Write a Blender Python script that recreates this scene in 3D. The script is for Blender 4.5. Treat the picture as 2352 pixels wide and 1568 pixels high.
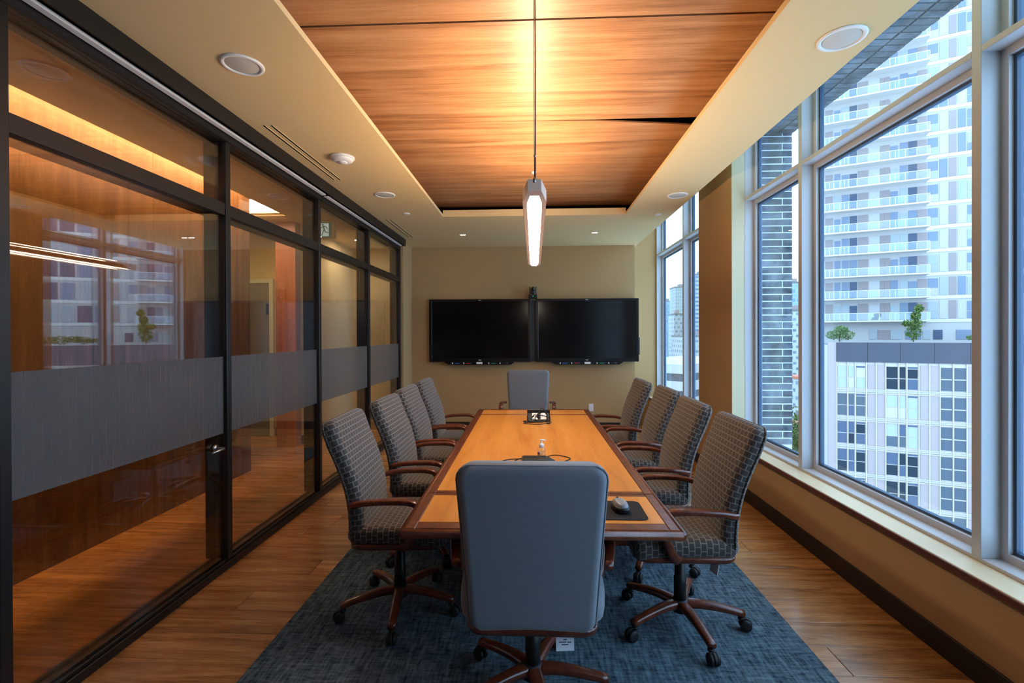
import bpy, math, random
from mathutils import Vector, Matrix
random.seed(7)
for o in list(bpy.data.objects): bpy.data.objects.remove(o, do_unlink=True)
scn = bpy.context.scene
C = scn.collection
PI = math.pi

# ------------------------------------------------------------ camera
cd = bpy.data.cameras.new('camera')
cd.sensor_width = 36.0; cd.lens = 1096.06 * 36.0 / 2352.0
cd.shift_x = -4.764 / 2352.0; cd.shift_y = -13.16 / 2352.0
cd.clip_start = 0.05; cd.clip_end = 3000
cam = bpy.data.objects.new('camera', cd); C.objects.link(cam)
_R = Vector((0.99911615, 0.04187077, -0.00370953)); _U = Vector((0.00352526, 0.004474, 0.99998378)); _F = Vector((-0.04188669, 0.99911302, -0.00432244))
cam.matrix_world = Matrix(((_R.x, _U.x, -_F.x, 0), (_R.y, _U.y, -_F.y, 0), (_R.z, _U.z, -_F.z, 1.46), (0, 0, 0, 1)))
scn.camera = cam

# ------------------------------------------------------------ sky, exposure
w = bpy.data.worlds.new('sky'); scn.world = w; w.use_nodes = True
bg = w.node_tree.nodes['Background']
bg.inputs[0].default_value = (0.46, 0.71, 1.0, 1); bg.inputs[1].default_value = 5.2      # even, bright overcast
scn.view_settings.view_transform = 'Standard'; scn.view_settings.look = 'None'
scn.view_settings.exposure = 0.0; scn.view_settings.gamma = 1.0; scn.view_settings.use_curve_mapping = False
PENDANT_DOWN, PENDANT_UP, DOWNLIGHT, WASH, PANEL, CORR = 50.0, 150.0, 160.0, 260.0, 22.0, 620.0
WARM = (1.0, 0.70, 0.42)

# ------------------------------------------------------------ helpers
def lin(c):
    return tuple(((v / 255.0) / 12.92 if v / 255.0 <= 0.04045 else ((v / 255.0 + 0.055) / 1.055) ** 2.4) for v in c) + (1.0,)

class MB:
    """collects geometry for ONE mesh object"""
    def __init__(s): s.v = []; s.f = []; s.uv = []; s.sm = []
    def face(s, idx, uv=None, smooth=False):
        s.f.append(list(idx)); s.uv.append(uv or [(0, 0)] * len(idx)); s.sm.append(smooth)
    def box(s, x0, x1, y0, y1, z0, z1, b=0.0):
        x0, x1 = min(x0, x1), max(x0, x1); y0, y1 = min(y0, y1), max(y0, y1); z0, z1 = min(z0, z1), max(z0, z1)
        n = len(s.v)
        if b <= 0:
            s.v += [(x0,y0,z0),(x1,y0,z0),(x1,y1,z0),(x0,y1,z0),(x0,y0,z1),(x1,y0,z1),(x1,y1,z1),(x0,y1,z1)]
            for q in ((3,2,1,0),(4,5,6,7),(0,1,5,4),(1,2,6,5),(2,3,7,6),(3,0,4,7)):
                s.face([n+i for i in q], [(s.v[n+i][0]+s.v[n+i][2]*.31, s.v[n+i][1]+s.v[n+i][2]*.95) for i in q])
        else:  # chamfered box: 24 vertices
            b = min(b, (x1-x0)*.49, (y1-y0)*.49, (z1-z0)*.49)
            idx = {}
            for sx in (0, 1):
                for sy in (0, 1):
                    for sz in (0, 1):
                        X, Y, Z = (x0, x1)[sx], (y0, y1)[sy], (z0, z1)[sz]
                        dx, dy, dz = (b, -b)[sx], (b, -b)[sy], (b, -b)[sz]
                        for k, pt in enumerate(((X, Y+dy, Z+dz), (X+dx, Y, Z+dz), (X+dx, Y+dy, Z))):
                            idx[sx, sy, sz, k] = len(s.v); s.v.append(pt)
            I = lambda a, bb, c, k: idx[a, bb, c, k]
            for a in (0, 1):
                q = [I(a,0,0,0), I(a,1,0,0), I(a,1,1,0), I(a,0,1,0)]; s.face(q if a else q[::-1])
                q = [I(0,a,0,1), I(1,a,0,1), I(1,a,1,1), I(0,a,1,1)]; s.face(q[::-1] if a else q)
                q = [I(0,0,a,2), I(1,0,a,2), I(1,1,a,2), I(0,1,a,2)]; s.face(q if a else q[::-1])
            for a in (0, 1):
                for c in (0, 1):
                    q = [I(a,c,0,0), I(a,c,1,0), I(a,c,1,1), I(a,c,0,1)]; s.face(q if a != c else q[::-1])
                    q = [I(a,0,c,0), I(a,1,c,0), I(a,1,c,2), I(a,0,c,2)]; s.face(q[::-1] if a != c else q)
                    q = [I(0,a,c,1), I(1,a,c,1), I(1,a,c,2), I(0,a,c,2)]; s.face(q if a != c else q[::-1])
            for a in (0, 1):
                for c in (0, 1):
                    for d in (0, 1):
                        q = [I(a,c,d,0), I(a,c,d,1), I(a,c,d,2)]; s.face(q if (a+c+d) % 2 else q[::-1])
        return s
    def loft(s, rings, closed=True, cap=True, smooth=True, uvc=None):
        n0 = len(s.v); m = len(rings[0]); vv = 0.0; prev = None; vs = []; us = []
        for r in rings:
            if prev is not None: vv += (Vector(r[m//2]) - Vector(prev[m//2])).length
            vs.append(vv); prev = r
            u = [0.0]
            for i in range(m): u.append(u[-1] + (Vector(r[(i+1) % m]) - Vector(r[i])).length)
            tot = u[-1]; us.append([q - tot/2 for q in u])
            s.v += [tuple(p) for p in r]
        mm = m if closed else m-1
        for j in range(len(rings)-1):
            for i in range(mm):
                a, b2 = n0+j*m+i, n0+j*m+(i+1) % m; c, d = b2+m, a+m
                s.face([a, b2, c, d], [(us[j][i], vs[j]), (us[j][i+1], vs[j]), (us[j+1][i+1], vs[j+1]), (us[j+1][i], vs[j+1])], smooth)
        if cap and closed:
            s.face([n0+i for i in range(m)][::-1], None, smooth)
            s.face([n0+(len(rings)-1)*m+i for i in range(m)], None, smooth)
        return s
    def tube(s, pts, r, seg=8, closed=False, cap=True):
        pts = [Vector(p) for p in pts]; n = len(pts); rings = []
        rr = r if isinstance(r, (list, tuple)) else [r]*n
        ref = None
        for i, p in enumerate(pts):
            if closed: t = pts[(i+1) % n] - pts[i-1]
            else: t = pts[min(i+1, n-1)] - pts[max(i-1, 0)]
            t.normalize()
            if ref is None: ref = Vector((0, 0, 1)) if abs(t.z) < .9 else Vector((1, 0, 0))
            a = t.cross(ref); a.normalize(); b = a.cross(t); ref = b
            rings.append([p + rr[i]*(math.cos(2*PI*k/seg)*a + math.sin(2*PI*k/seg)*b) for k in range(seg)])
        if closed: rings.append(rings[0])
        return s.loft(rings, True, cap and not closed)
    def lathe(s, prof, seg=20, c=(0, 0, 0), ax='z', smooth=True):
        rings = []
        for r, h in prof:
            ring = []
            for k in range(seg):
                a = 2*PI*k/seg; q = (r*math.cos(a), r*math.sin(a), h)
                if ax == 'x': q = (h, q[0], q[1])
                if ax == 'y': q = (q[1], h, q[0])
                ring.append((q[0]+c[0], q[1]+c[1], q[2]+c[2]))
            rings.append(ring)
        return s.loft(rings, True, True, smooth)
    def sweep(s, path, w, t, side, r=.35, seg=3, smooth=True):
        """rounded-rectangle bar along path; w along `side`, t across"""
        side = Vector(side).normalized(); path = [Vector(p) for p in path]; n = len(path); rings = []
        for i, p in enumerate(path):
            ww = w[i] if isinstance(w, (list, tuple)) else w; tt = t[i] if isinstance(t, (list, tuple)) else t
            tg = (path[min(i+1, n-1)] - path[max(i-1, 0)]).normalized()
            nb = side.cross(tg).normalized()
            rings.append([p + side*a + nb*b for a, b in rrect(ww, tt, min(ww, tt)*r, seg)])
        return s.loft(rings, True, True, smooth)
    def poly(s, pts, z0, z1, ax='z'):
        n = len(s.v); m = len(pts)
        f = {'z': lambda p, h: (p[0], p[1], h), 'y': lambda p, h: (p[0], h, p[1]), 'x': lambda p, h: (h, p[0], p[1])}[ax]
        s.v += [f(p, z0) for p in pts] + [f(p, z1) for p in pts]
        s.face([n+i for i in range(m)][::-1]); s.face([n+m+i for i in range(m)])
        for i in range(m): s.face([n+i, n+(i+1) % m, n+m+(i+1) % m, n+m+i])
        return s
    def mesh(s, name, m):
        me = bpy.data.meshes.new(name); me.from_pydata(s.v, [], s.f)
        if m: me.materials.append(m)
        ul = me.uv_layers.new(name='UVMap'); k = 0
        flat = []
        for uv in s.uv:
            for q in uv: flat += [q[0], q[1]]
        ul.data.foreach_set('uv', flat)
        me.polygons.foreach_set('use_smooth', s.sm)
        me.update(); return me
    def build(s, name, m, parent=None, loc=(0, 0, 0), rot=(0, 0, 0)):
        o = bpy.data.objects.new(name, s.mesh(name, m)); C.objects.link(o)
        o.location = loc; o.rotation_euler = rot
        if parent: o.parent = parent
        return o

def rrect(w, h, r, seg=3):
    """rounded rectangle, starts at the middle of the lower side"""
    r = min(r, w*.499, h*.499); pts = [(0, -h/2)]
    for cx, cy, a0 in ((w/2-r, -h/2+r, -PI/2), (w/2-r, h/2-r, 0), (-w/2+r, h/2-r, PI/2), (-w/2+r, -h/2+r, PI)):
        for k in range(seg+1):
            a = a0 + PI/2*k/seg; pts.append((cx+r*math.cos(a), cy+r*math.sin(a)))
    return pts

def empty(name, loc=(0, 0, 0), rz=0, label=None, cat=None, group=None, kind=None):
    o = bpy.data.objects.new(name, None); C.objects.link(o); o.location = loc; o.rotation_euler = (0, 0, rz)
    o.empty_display_size = .1
    return tag(o, label, cat, group, kind)
def tag(o, label=None, cat=None, group=None, kind=None):
    if label: o['label'] = label
    if cat: o['category'] = cat
    if group: o['group'] = group
    if kind: o['kind'] = kind
    return o
_cubes = {}
def cube(name, m, parent, x0, x1, y0, y1, z0, z1):
    """a box that shares one unit-cube mesh per material"""
    if m.name not in _cubes: _cubes[m.name] = MB().box(-.5, .5, -.5, .5, -.5, .5).mesh('unit_block', m)
    o = bpy.data.objects.new(name, _cubes[m.name]); C.objects.link(o)
    o.location = ((x0+x1)/2, (y0+y1)/2, (z0+z1)/2); o.scale = (abs(x1-x0), abs(y1-y0), abs(z1-z0))
    if parent: o.parent = parent
    return o
def copy_tree(o, parent=None):
    c = o.copy(); C.objects.link(c); c.parent = parent
    for ch in list(o.children): copy_tree(ch, c)
    return c
def bez(pts, n=12):
    """smooth Catmull-Rom curve through points"""
    P = [Vector(p) for p in pts]; P = [P[0]*2-P[1]] + P + [P[-1]*2-P[-2]]; out = []
    for i in range(1, len(P)-2):
        for k in range(n):
            t = k/n; a, b, c, d = P[i-1], P[i], P[i+1], P[i+2]
            out.append(.5*((2*b) + (c-a)*t + (2*a-5*b+4*c-d)*t*t + (3*b-a-3*c+d)*t**3))
    out.append(P[-2]); return out

# ------------------------------------------------------------ materials
def newmat(name):
    m = bpy.data.materials.new(name); m.use_nodes = True; nt = m.node_tree
    return m, nt, nt.nodes['Principled BSDF']
def N(nt, t, **kw):
    n = nt.nodes.new('ShaderNode'+t)
    for k, v in kw.items():
        if k.startswith('i_'):
            key = k[2:]; n.inputs[int(key) if key.isdigit() else key.replace('_', ' ')].default_value = v
        else: setattr(n, k, v)
    return n
def plain(name, rgb, rough=.6, metal=0.0, spec=.5, bump=0, bscale=200, vary=0):
    m, nt, b = newmat(name); b.inputs['Base Color'].default_value = lin(rgb)
    b.inputs['Roughness'].default_value = rough; b.inputs['Metallic'].default_value = metal; b.inputs['Specular IOR Level'].default_value = spec
    if bump or vary:
        tc = N(nt, 'TexCoord'); no = N(nt, 'TexNoise', i_Scale=bscale, i_Detail=3.0); nt.links.new(tc.outputs['Object'], no.inputs['Vector'])
        if bump:
            bp = N(nt, 'Bump', i_Strength=bump, i_Distance=.002); nt.links.new(no.outputs[0], bp.inputs['Height']); nt.links.new(bp.outputs[0], b.inputs['Normal'])
        if vary:
            hs = N(nt, 'HueSaturation'); hs.inputs['Color'].default_value = lin(rgb)
            mr = N(nt, 'MapRange', i_3=1-vary, i_4=1+vary); nt.links.new(no.outputs[0], mr.inputs[0]); nt.links.new(mr.outputs[0], hs.inputs['Value']); nt.links.new(hs.outputs[0], b.inputs['Base Color'])
    return m
def emit(name, rgb, strength):
    m = bpy.data.materials.new(name); m.use_nodes = True; nt = m.node_tree; nt.nodes.clear()
    e = N(nt, 'Emission', i_1=strength); e.inputs[0].default_value = (*rgb, 1); o = N(nt, 'OutputMaterial'); nt.links.new(e.outputs[0], o.inputs[0]); return m
def wood(name, c0, c1, c2, stretch=(1, 12, 12), scale=1.6, rough=.4, rand=0.0, coat=0.0, figure=0.0, spec=.5):
    m, nt, b = newmat(name); L = nt.links.new
    tc = N(nt, 'TexCoord'); mp = N(nt, 'Mapping'); mp.inputs['Scale'].default_value = stretch; L(tc.outputs['Object'], mp.inputs['Vector'])
    src = mp.outputs[0]
    if rand:
        oi = N(nt, 'ObjectInfo'); sc = N(nt, 'VectorMath', operation='SCALE'); sc.inputs[0].default_value = (31, 17, 23); L(oi.outputs['Random'], sc.inputs['Scale'])
        ad = N(nt, 'VectorMath', operation='ADD'); L(src, ad.inputs[0]); L(sc.outputs[0], ad.inputs[1]); src = ad.outputs[0]
    n1 = N(nt, 'TexNoise', i_Scale=scale, i_Detail=6.0, i_Roughness=.6, i_Distortion=.6); L(src, n1.inputs['Vector'])
    n2 = N(nt, 'TexNoise', i_Scale=scale*7, i_Detail=4.0, i_Roughness=.7); L(src, n2.inputs['Vector'])
    mx = N(nt, 'Mix', data_type='FLOAT'); mx.inputs[0].default_value = .35; L(n1.outputs[0], mx.inputs[2]); L(n2.outputs[0], mx.inputs[3])
    cr = N(nt, 'ValToRGB'); e = cr.color_ramp.elements
    e[0].position = .36; e[0].color = lin(c0); e[1].position = .66; e[1].color = lin(c2); k = e.new(.5); k.color = lin(c1)
    L(mx.outputs[0], cr.inputs[0]); col = cr.outputs[0]
    if figure:
        n3 = N(nt, 'TexNoise', i_Scale=2.2, i_Detail=2.0); L(tc.outputs['Object'], n3.inputs['Vector'])
        h3 = N(nt, 'HueSaturation'); m3 = N(nt, 'MapRange', i_3=1-figure, i_4=1+figure); L(n3.outputs[0], m3.inputs[0]); L(m3.outputs[0], h3.inputs['Value']); L(col, h3.inputs['Color']); col = h3.outputs[0]
    if rand:
        hs = N(nt, 'HueSaturation'); mr = N(nt, 'MapRange', i_3=1-rand, i_4=1+rand); L(oi.outputs['Random'], mr.inputs[0]); L(mr.outputs[0], hs.inputs['Value']); L(col, hs.inputs['Color']); col = hs.outputs[0]
    L(col, b.inputs['Base Color']); b.inputs['Roughness'].default_value = rough; b.inputs['Coat Weight'].default_value = coat; b.inputs['Coat Roughness'].default_value = .15
    b.inputs['Specular IOR Level'].default_value = spec
    bp = N(nt, 'Bump', i_Strength=.08, i_Distance=.002); L(n2.outputs[0], bp.inputs['Height']); L(bp.outputs[0], b.inputs['Normal'])
    return m
def fabric_grid(name):
    m, nt, b = newmat(name); L = nt.links.new
    tc = N(nt, 'TexCoord')
    br = N(nt, 'TexBrick'); br.inputs['Scale'].default_value = 1.0
    br.inputs['Brick Width'].default_value = .036; br.inputs['Row Height'].default_value = .0275; br.inputs['Mortar Size'].default_value = .0024; br.inputs['Mortar Smooth'].default_value = .3
    br.inputs['Color1'].default_value = lin((44, 38, 36)); br.inputs['Color2'].default_value = lin((53, 46, 43)); br.inputs['Mortar'].default_value = lin((122, 109, 98))
    L(tc.outputs['UV'], br.inputs['Vector'])
    no = N(nt, 'TexNoise', i_Scale=900.0, i_Detail=2.0); L(tc.outputs['Object'], no.inputs['Vector'])
    hs = N(nt, 'HueSaturation'); mr = N(nt, 'MapRange', i_3=.75, i_4=1.2); L(no.outputs[0], mr.inputs[0]); L(mr.outputs[0], hs.inputs['Value']); L(br.outputs[0], hs.inputs['Color'])
    L(hs.outputs[0], b.inputs['Base Color']); b.inputs['Roughness'].default_value = .75; b.inputs['Sheen Weight'].default_value = .25
    bp = N(nt, 'Bump', i_Strength=.35, i_Distance=.002); L(br.outputs['Fac'], bp.inputs['Height']); L(bp.outputs[0], b.inputs['Normal'])
    return m
def fabric_plain(name, rgb):
    m, nt, b = newmat(name); L = nt.links.new
    tc = N(nt, 'TexCoord'); mp = N(nt, 'Mapping'); mp.inputs['Scale'].default_value = (40, 40, 700); L(tc.outputs['Object'], mp.inputs['Vector'])
    no = N(nt, 'TexNoise', i_Scale=1.0, i_Detail=3.0); L(mp.outputs[0], no.inputs['Vector'])
    hs = N(nt, 'HueSaturation'); hs.inputs['Color'].default_value = lin(rgb); mr = N(nt, 'MapRange', i_3=.85, i_4=1.15); L(no.outputs[0], mr.inputs[0]); L(mr.outputs[0], hs.inputs['Value'])
    L(hs.outputs[0], b.inputs['Base Color']); b.inputs['Roughness'].default_value = .8; b.inputs['Sheen Weight'].default_value = .3
    bp = N(nt, 'Bump', i_Strength=.15, i_Distance=.001); L(no.outputs[0], bp.inputs['Height']); L(bp.outputs[0], b.inputs['Normal'])
    return m
def glass(name, tint=(1, 1, 1), r0=.045, rough=0.0):
    m = bpy.data.materials.new(name); m.use_nodes = True; nt = m.node_tree; nt.nodes.clear(); L = nt.links.new
    lw = N(nt, 'LayerWeight'); lw.inputs[0].default_value = .5
    pw = N(nt, 'Math', operation='POWER'); pw.inputs[1].default_value = 5; L(lw.outputs['Facing'], pw.inputs[0])
    ma = N(nt, 'Math', operation='MULTIPLY_ADD'); ma.inputs[1].default_value = 1-r0; ma.inputs[2].default_value = r0; L(pw.outputs[0], ma.inputs[0])
    t = N(nt, 'BsdfTransparent'); t.inputs[0].default_value = (*tint, 1); g = N(nt, 'BsdfGlossy'); g.inputs['Roughness'].default_value = rough
    mx = N(nt, 'MixShader'); L(ma.outputs[0], mx.inputs[0]); L(t.outputs[0], mx.inputs[1]); L(g.outputs[0], mx.inputs[2])
    o = N(nt, 'OutputMaterial'); L(mx.outputs[0], o.inputs[0]); return m
def frosted(name):
    m = bpy.data.materials.new(name); m.use_nodes = True; nt = m.node_tree; nt.nodes.clear(); L = nt.links.new
    tc = N(nt, 'TexCoord'); wv = N(nt, 'TexWave', wave_type='BANDS', bands_direction='Y'); wv.inputs['Scale'].default_value = 9.0; wv.inputs['Distortion'].default_value = 0; L(tc.outputs['Object'], wv.inputs['Vector'])
    st = N(nt, 'Math', operation='GREATER_THAN'); st.inputs[1].default_value = .985; L(wv.outputs['Fac'], st.inputs[0])
    d = N(nt, 'BsdfPrincipled'); d.inputs['Base Color'].default_value = (.17, .178, .182, 1); d.inputs['Roughness'].default_value = .45
    tl = N(nt, 'BsdfTranslucent'); tl.inputs[0].default_value = (.34, .33, .31, 1)
    t = N(nt, 'BsdfTransparent')
    m1 = N(nt, 'MixShader'); m1.inputs[0].default_value = .5; L(d.outputs[0], m1.inputs[1]); L(tl.outputs[0], m1.inputs[2])
    fa = N(nt, 'MapRange', i_3=.42, i_4=.54); L(st.outputs[0], fa.inputs[0])
    m2 = N(nt, 'MixShader'); L(fa.outputs[0], m2.inputs[0]); L(m1.outputs[0], m2.inputs[1]); L(t.outputs[0], m2.inputs[2])
    o = N(nt, 'OutputMaterial'); L(m2.outputs[0], o.inputs[0]); return m
def carpet_mat(name):
    m, nt, b = newmat(name); L = nt.links.new
    tc = N(nt, 'TexCoord'); mp = N(nt, 'Mapping'); mp.inputs['Scale'].default_value = (14, 60, 1); L(tc.outputs['Object'], mp.inputs['Vector'])
    n1 = N(nt, 'TexNoise', i_Scale=1.0, i_Detail=5.0, i_Roughness=.7); L(mp.outputs[0], n1.inputs['Vector'])
    mp2 = N(nt, 'Mapping'); mp2.inputs['Scale'].default_value = (70, 9, 1); L(tc.outputs['Object'], mp2.inputs['Vector'])
    n2 = N(nt, 'TexNoise', i_Scale=1.0, i_Detail=4.0); L(mp2.outputs[0], n2.inputs['Vector'])
    mx = N(nt, 'Mix', data_type='FLOAT'); mx.inputs[0].default_value = .45; L(n1.outputs[0], mx.inputs[2]); L(n2.outputs[0], mx.inputs[3])
    cr = N(nt, 'ValToRGB'); e = cr.color_ramp.elements; e[0].position = .38; e[0].color = lin((38, 50, 60)); e[1].position = .64; e[1].color = lin((108, 126, 136)); L(mx.outputs[0], cr.inputs[0])
    L(cr.outputs[0], b.inputs['Base Color']); b.inputs['Roughness'].default_value = .95; b.inputs['Specular IOR Level'].default_value = .1
    bp = N(nt, 'Bump', i_Strength=.6, i_Distance=.004); L(mx.outputs[0], bp.inputs['Height']); L(bp.outputs[0], b.inputs['Normal'])
    return m
def brick_mat(name):
    m, nt, b = newmat(name); L = nt.links.new
    tc = N(nt, 'TexCoord'); oi = N(nt, 'ObjectInfo')
    no = N(nt, 'TexNoise', i_Scale=5.0, i_Detail=5.0, i_Roughness=.7); L(tc.outputs['Object'], no.inputs['Vector'])
    cr = N(nt, 'ValToRGB'); e = cr.color_ramp.elements; e[0].position = .35; e[0].color = lin((52, 58, 66)); e[1].position = .7; e[1].color = lin((118, 124, 132)); L(no.outputs[0], cr.inputs[0])
    hs = N(nt, 'HueSaturation'); mr = N(nt, 'MapRange', i_3=.7, i_4=1.25); L(oi.outputs['Random'], mr.inputs[0]); L(mr.outputs[0], hs.inputs['Value']); L(cr.outputs[0], hs.inputs['Color'])
    L(hs.outputs[0], b.inputs['Base Color']); b.inputs['Roughness'].default_value = .85
    bp = N(nt, 'Bump', i_Strength=.5, i_Distance=.01); L(no.outputs[0], bp.inputs['Height']); L(bp.outputs[0], b.inputs['Normal'])
    return m
def facade_mat(name, wall, win, bw, rh, mortar):
    """far away tower: windows too small to tell apart"""
    m, nt, b = newmat(name); L = nt.links.new
    tc = N(nt, 'TexCoord'); sp = N(nt, 'SeparateXYZ'); L(tc.outputs['Object'], sp.inputs[0])
    ad = N(nt, 'Math', operation='ADD'); L(sp.outputs[0], ad.inputs[0]); L(sp.outputs[1], ad.inputs[1])
    cb = N(nt, 'CombineXYZ'); L(ad.outputs[0], cb.inputs[0]); L(sp.outputs[2], cb.inputs[1])
    br = N(nt, 'TexBrick'); br.offset = 0.5 if bw > rh else 0.0
    br.inputs['Scale'].default_value = 1.0; br.inputs['Brick Width'].default_value = bw; br.inputs['Row Height'].default_value = rh; br.inputs['Mortar Size'].default_value = mortar
    br.inputs['Color1'].default_value = lin(win); br.inputs['Color2'].default_value = lin(tuple(min(255, v+30) for v in win)); br.inputs['Mortar'].default_value = lin(wall)
    L(cb.outputs[0], br.inputs['Vector']); L(br.outputs[0], b.inputs['Base Color']); b.inputs['Roughness'].default_value = .5; return m

MT = {}
MT['ceiling'] = plain('ceiling_paint', (224, 196, 146), .9, spec=.2)
MT['wall'] = plain('wallcovering', (184, 150, 106), .85, spec=.2, bump=.1, bscale=500, vary=.03)
MT['wall_tan'] = plain('tan_wallcovering', (178, 142, 100), .85, spec=.2, bump=.1, bscale=500, vary=.04)
MT['reveal'] = plain('pale_reveal_paint', (205, 200, 170), .8, spec=.2)
MT['plenum'] = plain('black_plenum', (14, 14, 15), .9, spec=.1)
MT['ceil_wood'] = wood('cherry_veneer', (128, 84, 52), (170, 120, 80), (192, 146, 106), (.55, 11, 11), 1.2, .38, figure=.16)
MT['plank'] = wood('floor_oak', (128, 82, 42), (172, 116, 64), (204, 150, 92), (1.2, 14, 14), 1.4, .26, rand=.16, coat=.25)
MT['corr_wood'] = wood('walnut_veneer', (100, 70, 46), (130, 93, 62), (156, 117, 82), (9, 9, .8), 1.4, .4, rand=.06)
MT['black'] = plain('black_anodised', (26, 23, 21), .42, spec=.4)
MT['black_frame'] = plain('dark_bronze', (30, 26, 23), .4, metal=.2)
MT['white_strip'] = plain('white_hem', (235, 230, 225), .5)
MT['winframe'] = plain('white_aluminium', (186, 190, 196), .38, spec=.4)
MT['gasket'] = plain('blue_grey_gasket', (52, 76, 104), .5)
MT['glass'] = glass('clear_glass', (.94, .98, 1.0), .042)
MT['pglass'] = glass('partition_glass', (.965, .96, .945), .10)
MT['frost'] = frosted('frosted_film')
MT['baseboard'] = plain('dark_base', (34, 25, 22), .55)
MT['sill'] = plain('sill_top', (214, 200, 165), .4, vary=.04, bscale=6)
MT['nosing'] = wood('sill_nosing', (70, 36, 22), (92, 48, 30), (110, 60, 38), (10, 1, 10), 1.5, .4)
MT['carpet'] = carpet_mat('carpet_tile')
MT['brick'] = brick_mat('blue_grey_brick')
MT['mortar'] = plain('pale_mortar', (205, 210, 214), .9, bump=.3, bscale=80)
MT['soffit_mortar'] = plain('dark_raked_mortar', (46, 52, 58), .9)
MT['fabric'] = fabric_grid('woven_grid_fabric')
MT['linen'] = fabric_plain('grey_linen', (114, 118, 126))
MT['cherry'] = wood('cherry_stain', (70, 28, 16), (96, 42, 24), (122, 58, 34), (3, 3, 3), 6, .28, coat=.3)
MT['tbl_edge'] = wood('table_edge_cherry', (78, 34, 16), (104, 48, 24), (128, 66, 36), (6, 6, 6), 3, .3, coat=.3)
MT['tbl_top'] = wood('honey_maple', (196, 120, 46), (212, 136, 56), (222, 150, 68), (9, .8, 9), 1.3, .3, coat=.15, figure=.06)
MT['plastic'] = plain('black_plastic', (18, 18, 19), .45)
MT['rubber'] = plain('black_rubber', (24, 24, 26), .6)
MT['chrome'] = plain('brushed_steel', (170, 168, 165), .3, metal=1.0)
MT['white'] = plain('white_plastic', (236, 233, 226), .45)
MT['grille'] = plain('speaker_grille', (205, 200, 190), .7, bump=.5, bscale=900)
MT['paper'] = plain('paper', (230, 232, 238), .8)
MT['ink'] = plain('ink', (60, 60, 70), .7)
MT['screen'] = plain('dark_glass_screen', (9, 10, 12), .16, spec=.55)
MT['bezel'] = plain('gloss_bezel', (12, 12, 13), .3)
MT['tvgap'] = plain('charcoal_filler', (44, 44, 46), .5)
MT['slot'] = plain('slot_black', (12, 10, 9), .9, spec=.1)
MT['led_green'] = emit('led_green', (.1, 1, .5), 2.0)
for k, c in dict(pen_blue=(40, 110, 200), pen_red=(190, 40, 50), pen_green=(40, 150, 100), pen_black=(40, 40, 46)).items(): MT[k] = plain(k, c, .4)
MT['mouse_top'] = plain('grey_mouse', (140, 142, 148), .35)
MT['pad'] = plain('mouse_pad_cloth', (42, 39, 40), .85, spec=.2)
MT['gel'] = glass('clear_bottle', (.93, .96, .97), .06)
MT['pump'] = plain('pump_white', (232, 234, 238), .35)
MT['label'] = plain('bottle_label', (200, 190, 200), .5)
MT['label_red'] = plain('label_red', (170, 60, 70), .5)
MT['diffuser'] = emit('pendant_diffuser', (1.0, .86, .66), PENDANT_DOWN)
MT['diffuser_up'] = emit('pendant_uplight', WARM, PENDANT_UP)
MT['lamp_housing'] = plain('pendant_housing', (214, 196, 182), .45)
_nt = MT['lamp_housing'].node_tree; _tl = N(_nt, 'BsdfTranslucent'); _tl.inputs[0].default_value = (.9, .8, .7, 1); _mx = N(_nt, 'MixShader'); _mx.inputs[0].default_value = .10
_nt.links.new(_nt.nodes['Principled BSDF'].outputs[0], _mx.inputs[1]); _nt.links.new(_tl.outputs[0], _mx.inputs[2]); _nt.links.new(_mx.outputs[0], _nt.nodes['Material Output'].inputs[0])   # frosted acrylic
MT['lamp_side'] = plain('pendant_side', (112, 62, 40), .4)
MT['downlight'] = emit('downlight_lamp', (1.0, .82, .58), DOWNLIGHT)
MT['wash'] = emit('cove_led', (1.0, .62, .28), WASH)
MT['panel_light'] = emit('ceiling_panel', (1.0, .86, .62), PANEL)
MT['corr_lamp'] = emit('corridor_lamp', (1.0, .80, .52), CORR)
MT['exit_green'] = emit('exit_green', (.030, .085, .050), 1.0)
MT['exit_white'] = emit('exit_white', (.62, .72, .66), 1.0)
MT['door_grey'] = plain('grey_door', (120, 112, 100), .5)
MT['corr_wall'] = plain('corridor_paint', (206, 178, 122), .85, spec=.2)
MT['corr_wall2'] = plain('corridor_cream', (216, 198, 160), .85, spec=.2)
MT['red_wood'] = wood('red_column_veneer', (132, 70, 44), (152, 86, 56), (168, 100, 68), (9, 9, .8), 1.4, .4)

# ============================================================ THE ROOM
HC, HP, YB, YN = 2.79, 3.33, 7.27, -4.0           # ceiling, window pocket, feature wall, wall behind the camera
def S(name, mb, m, parent=None): return tag(mb.build(name, m, parent), kind='structure') if not parent else mb.build(name, m, parent)

# floor: concrete base with one board per object
fl = S('floor', MB().box(-5.6, 2.05, YN-.1, 8.3, -.06, -.004), MT['baseboard'])
rng = random.Random(3); y = YN; row = 0
while y < 8.18:
    yw = .19 if y > -.9 else .38
    x = -5.55 if y > 4.9 else -3.06
    xr = 1.85
    x -= rng.uniform(0, 1.2)
    while x < xr:
        ln = rng.uniform(1.7, 2.6); a, b = max(x, -5.55 if y > 4.9 else -3.06), min(x+ln, xr)
        if b-a > .03: MB().box(a+.0012, b-.0012, y+.0012, y+yw-.0012, -.02, 0, .0015).build('floor_plank', MT['plank'], fl)
        x += ln
    y += yw; row += 1

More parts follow.
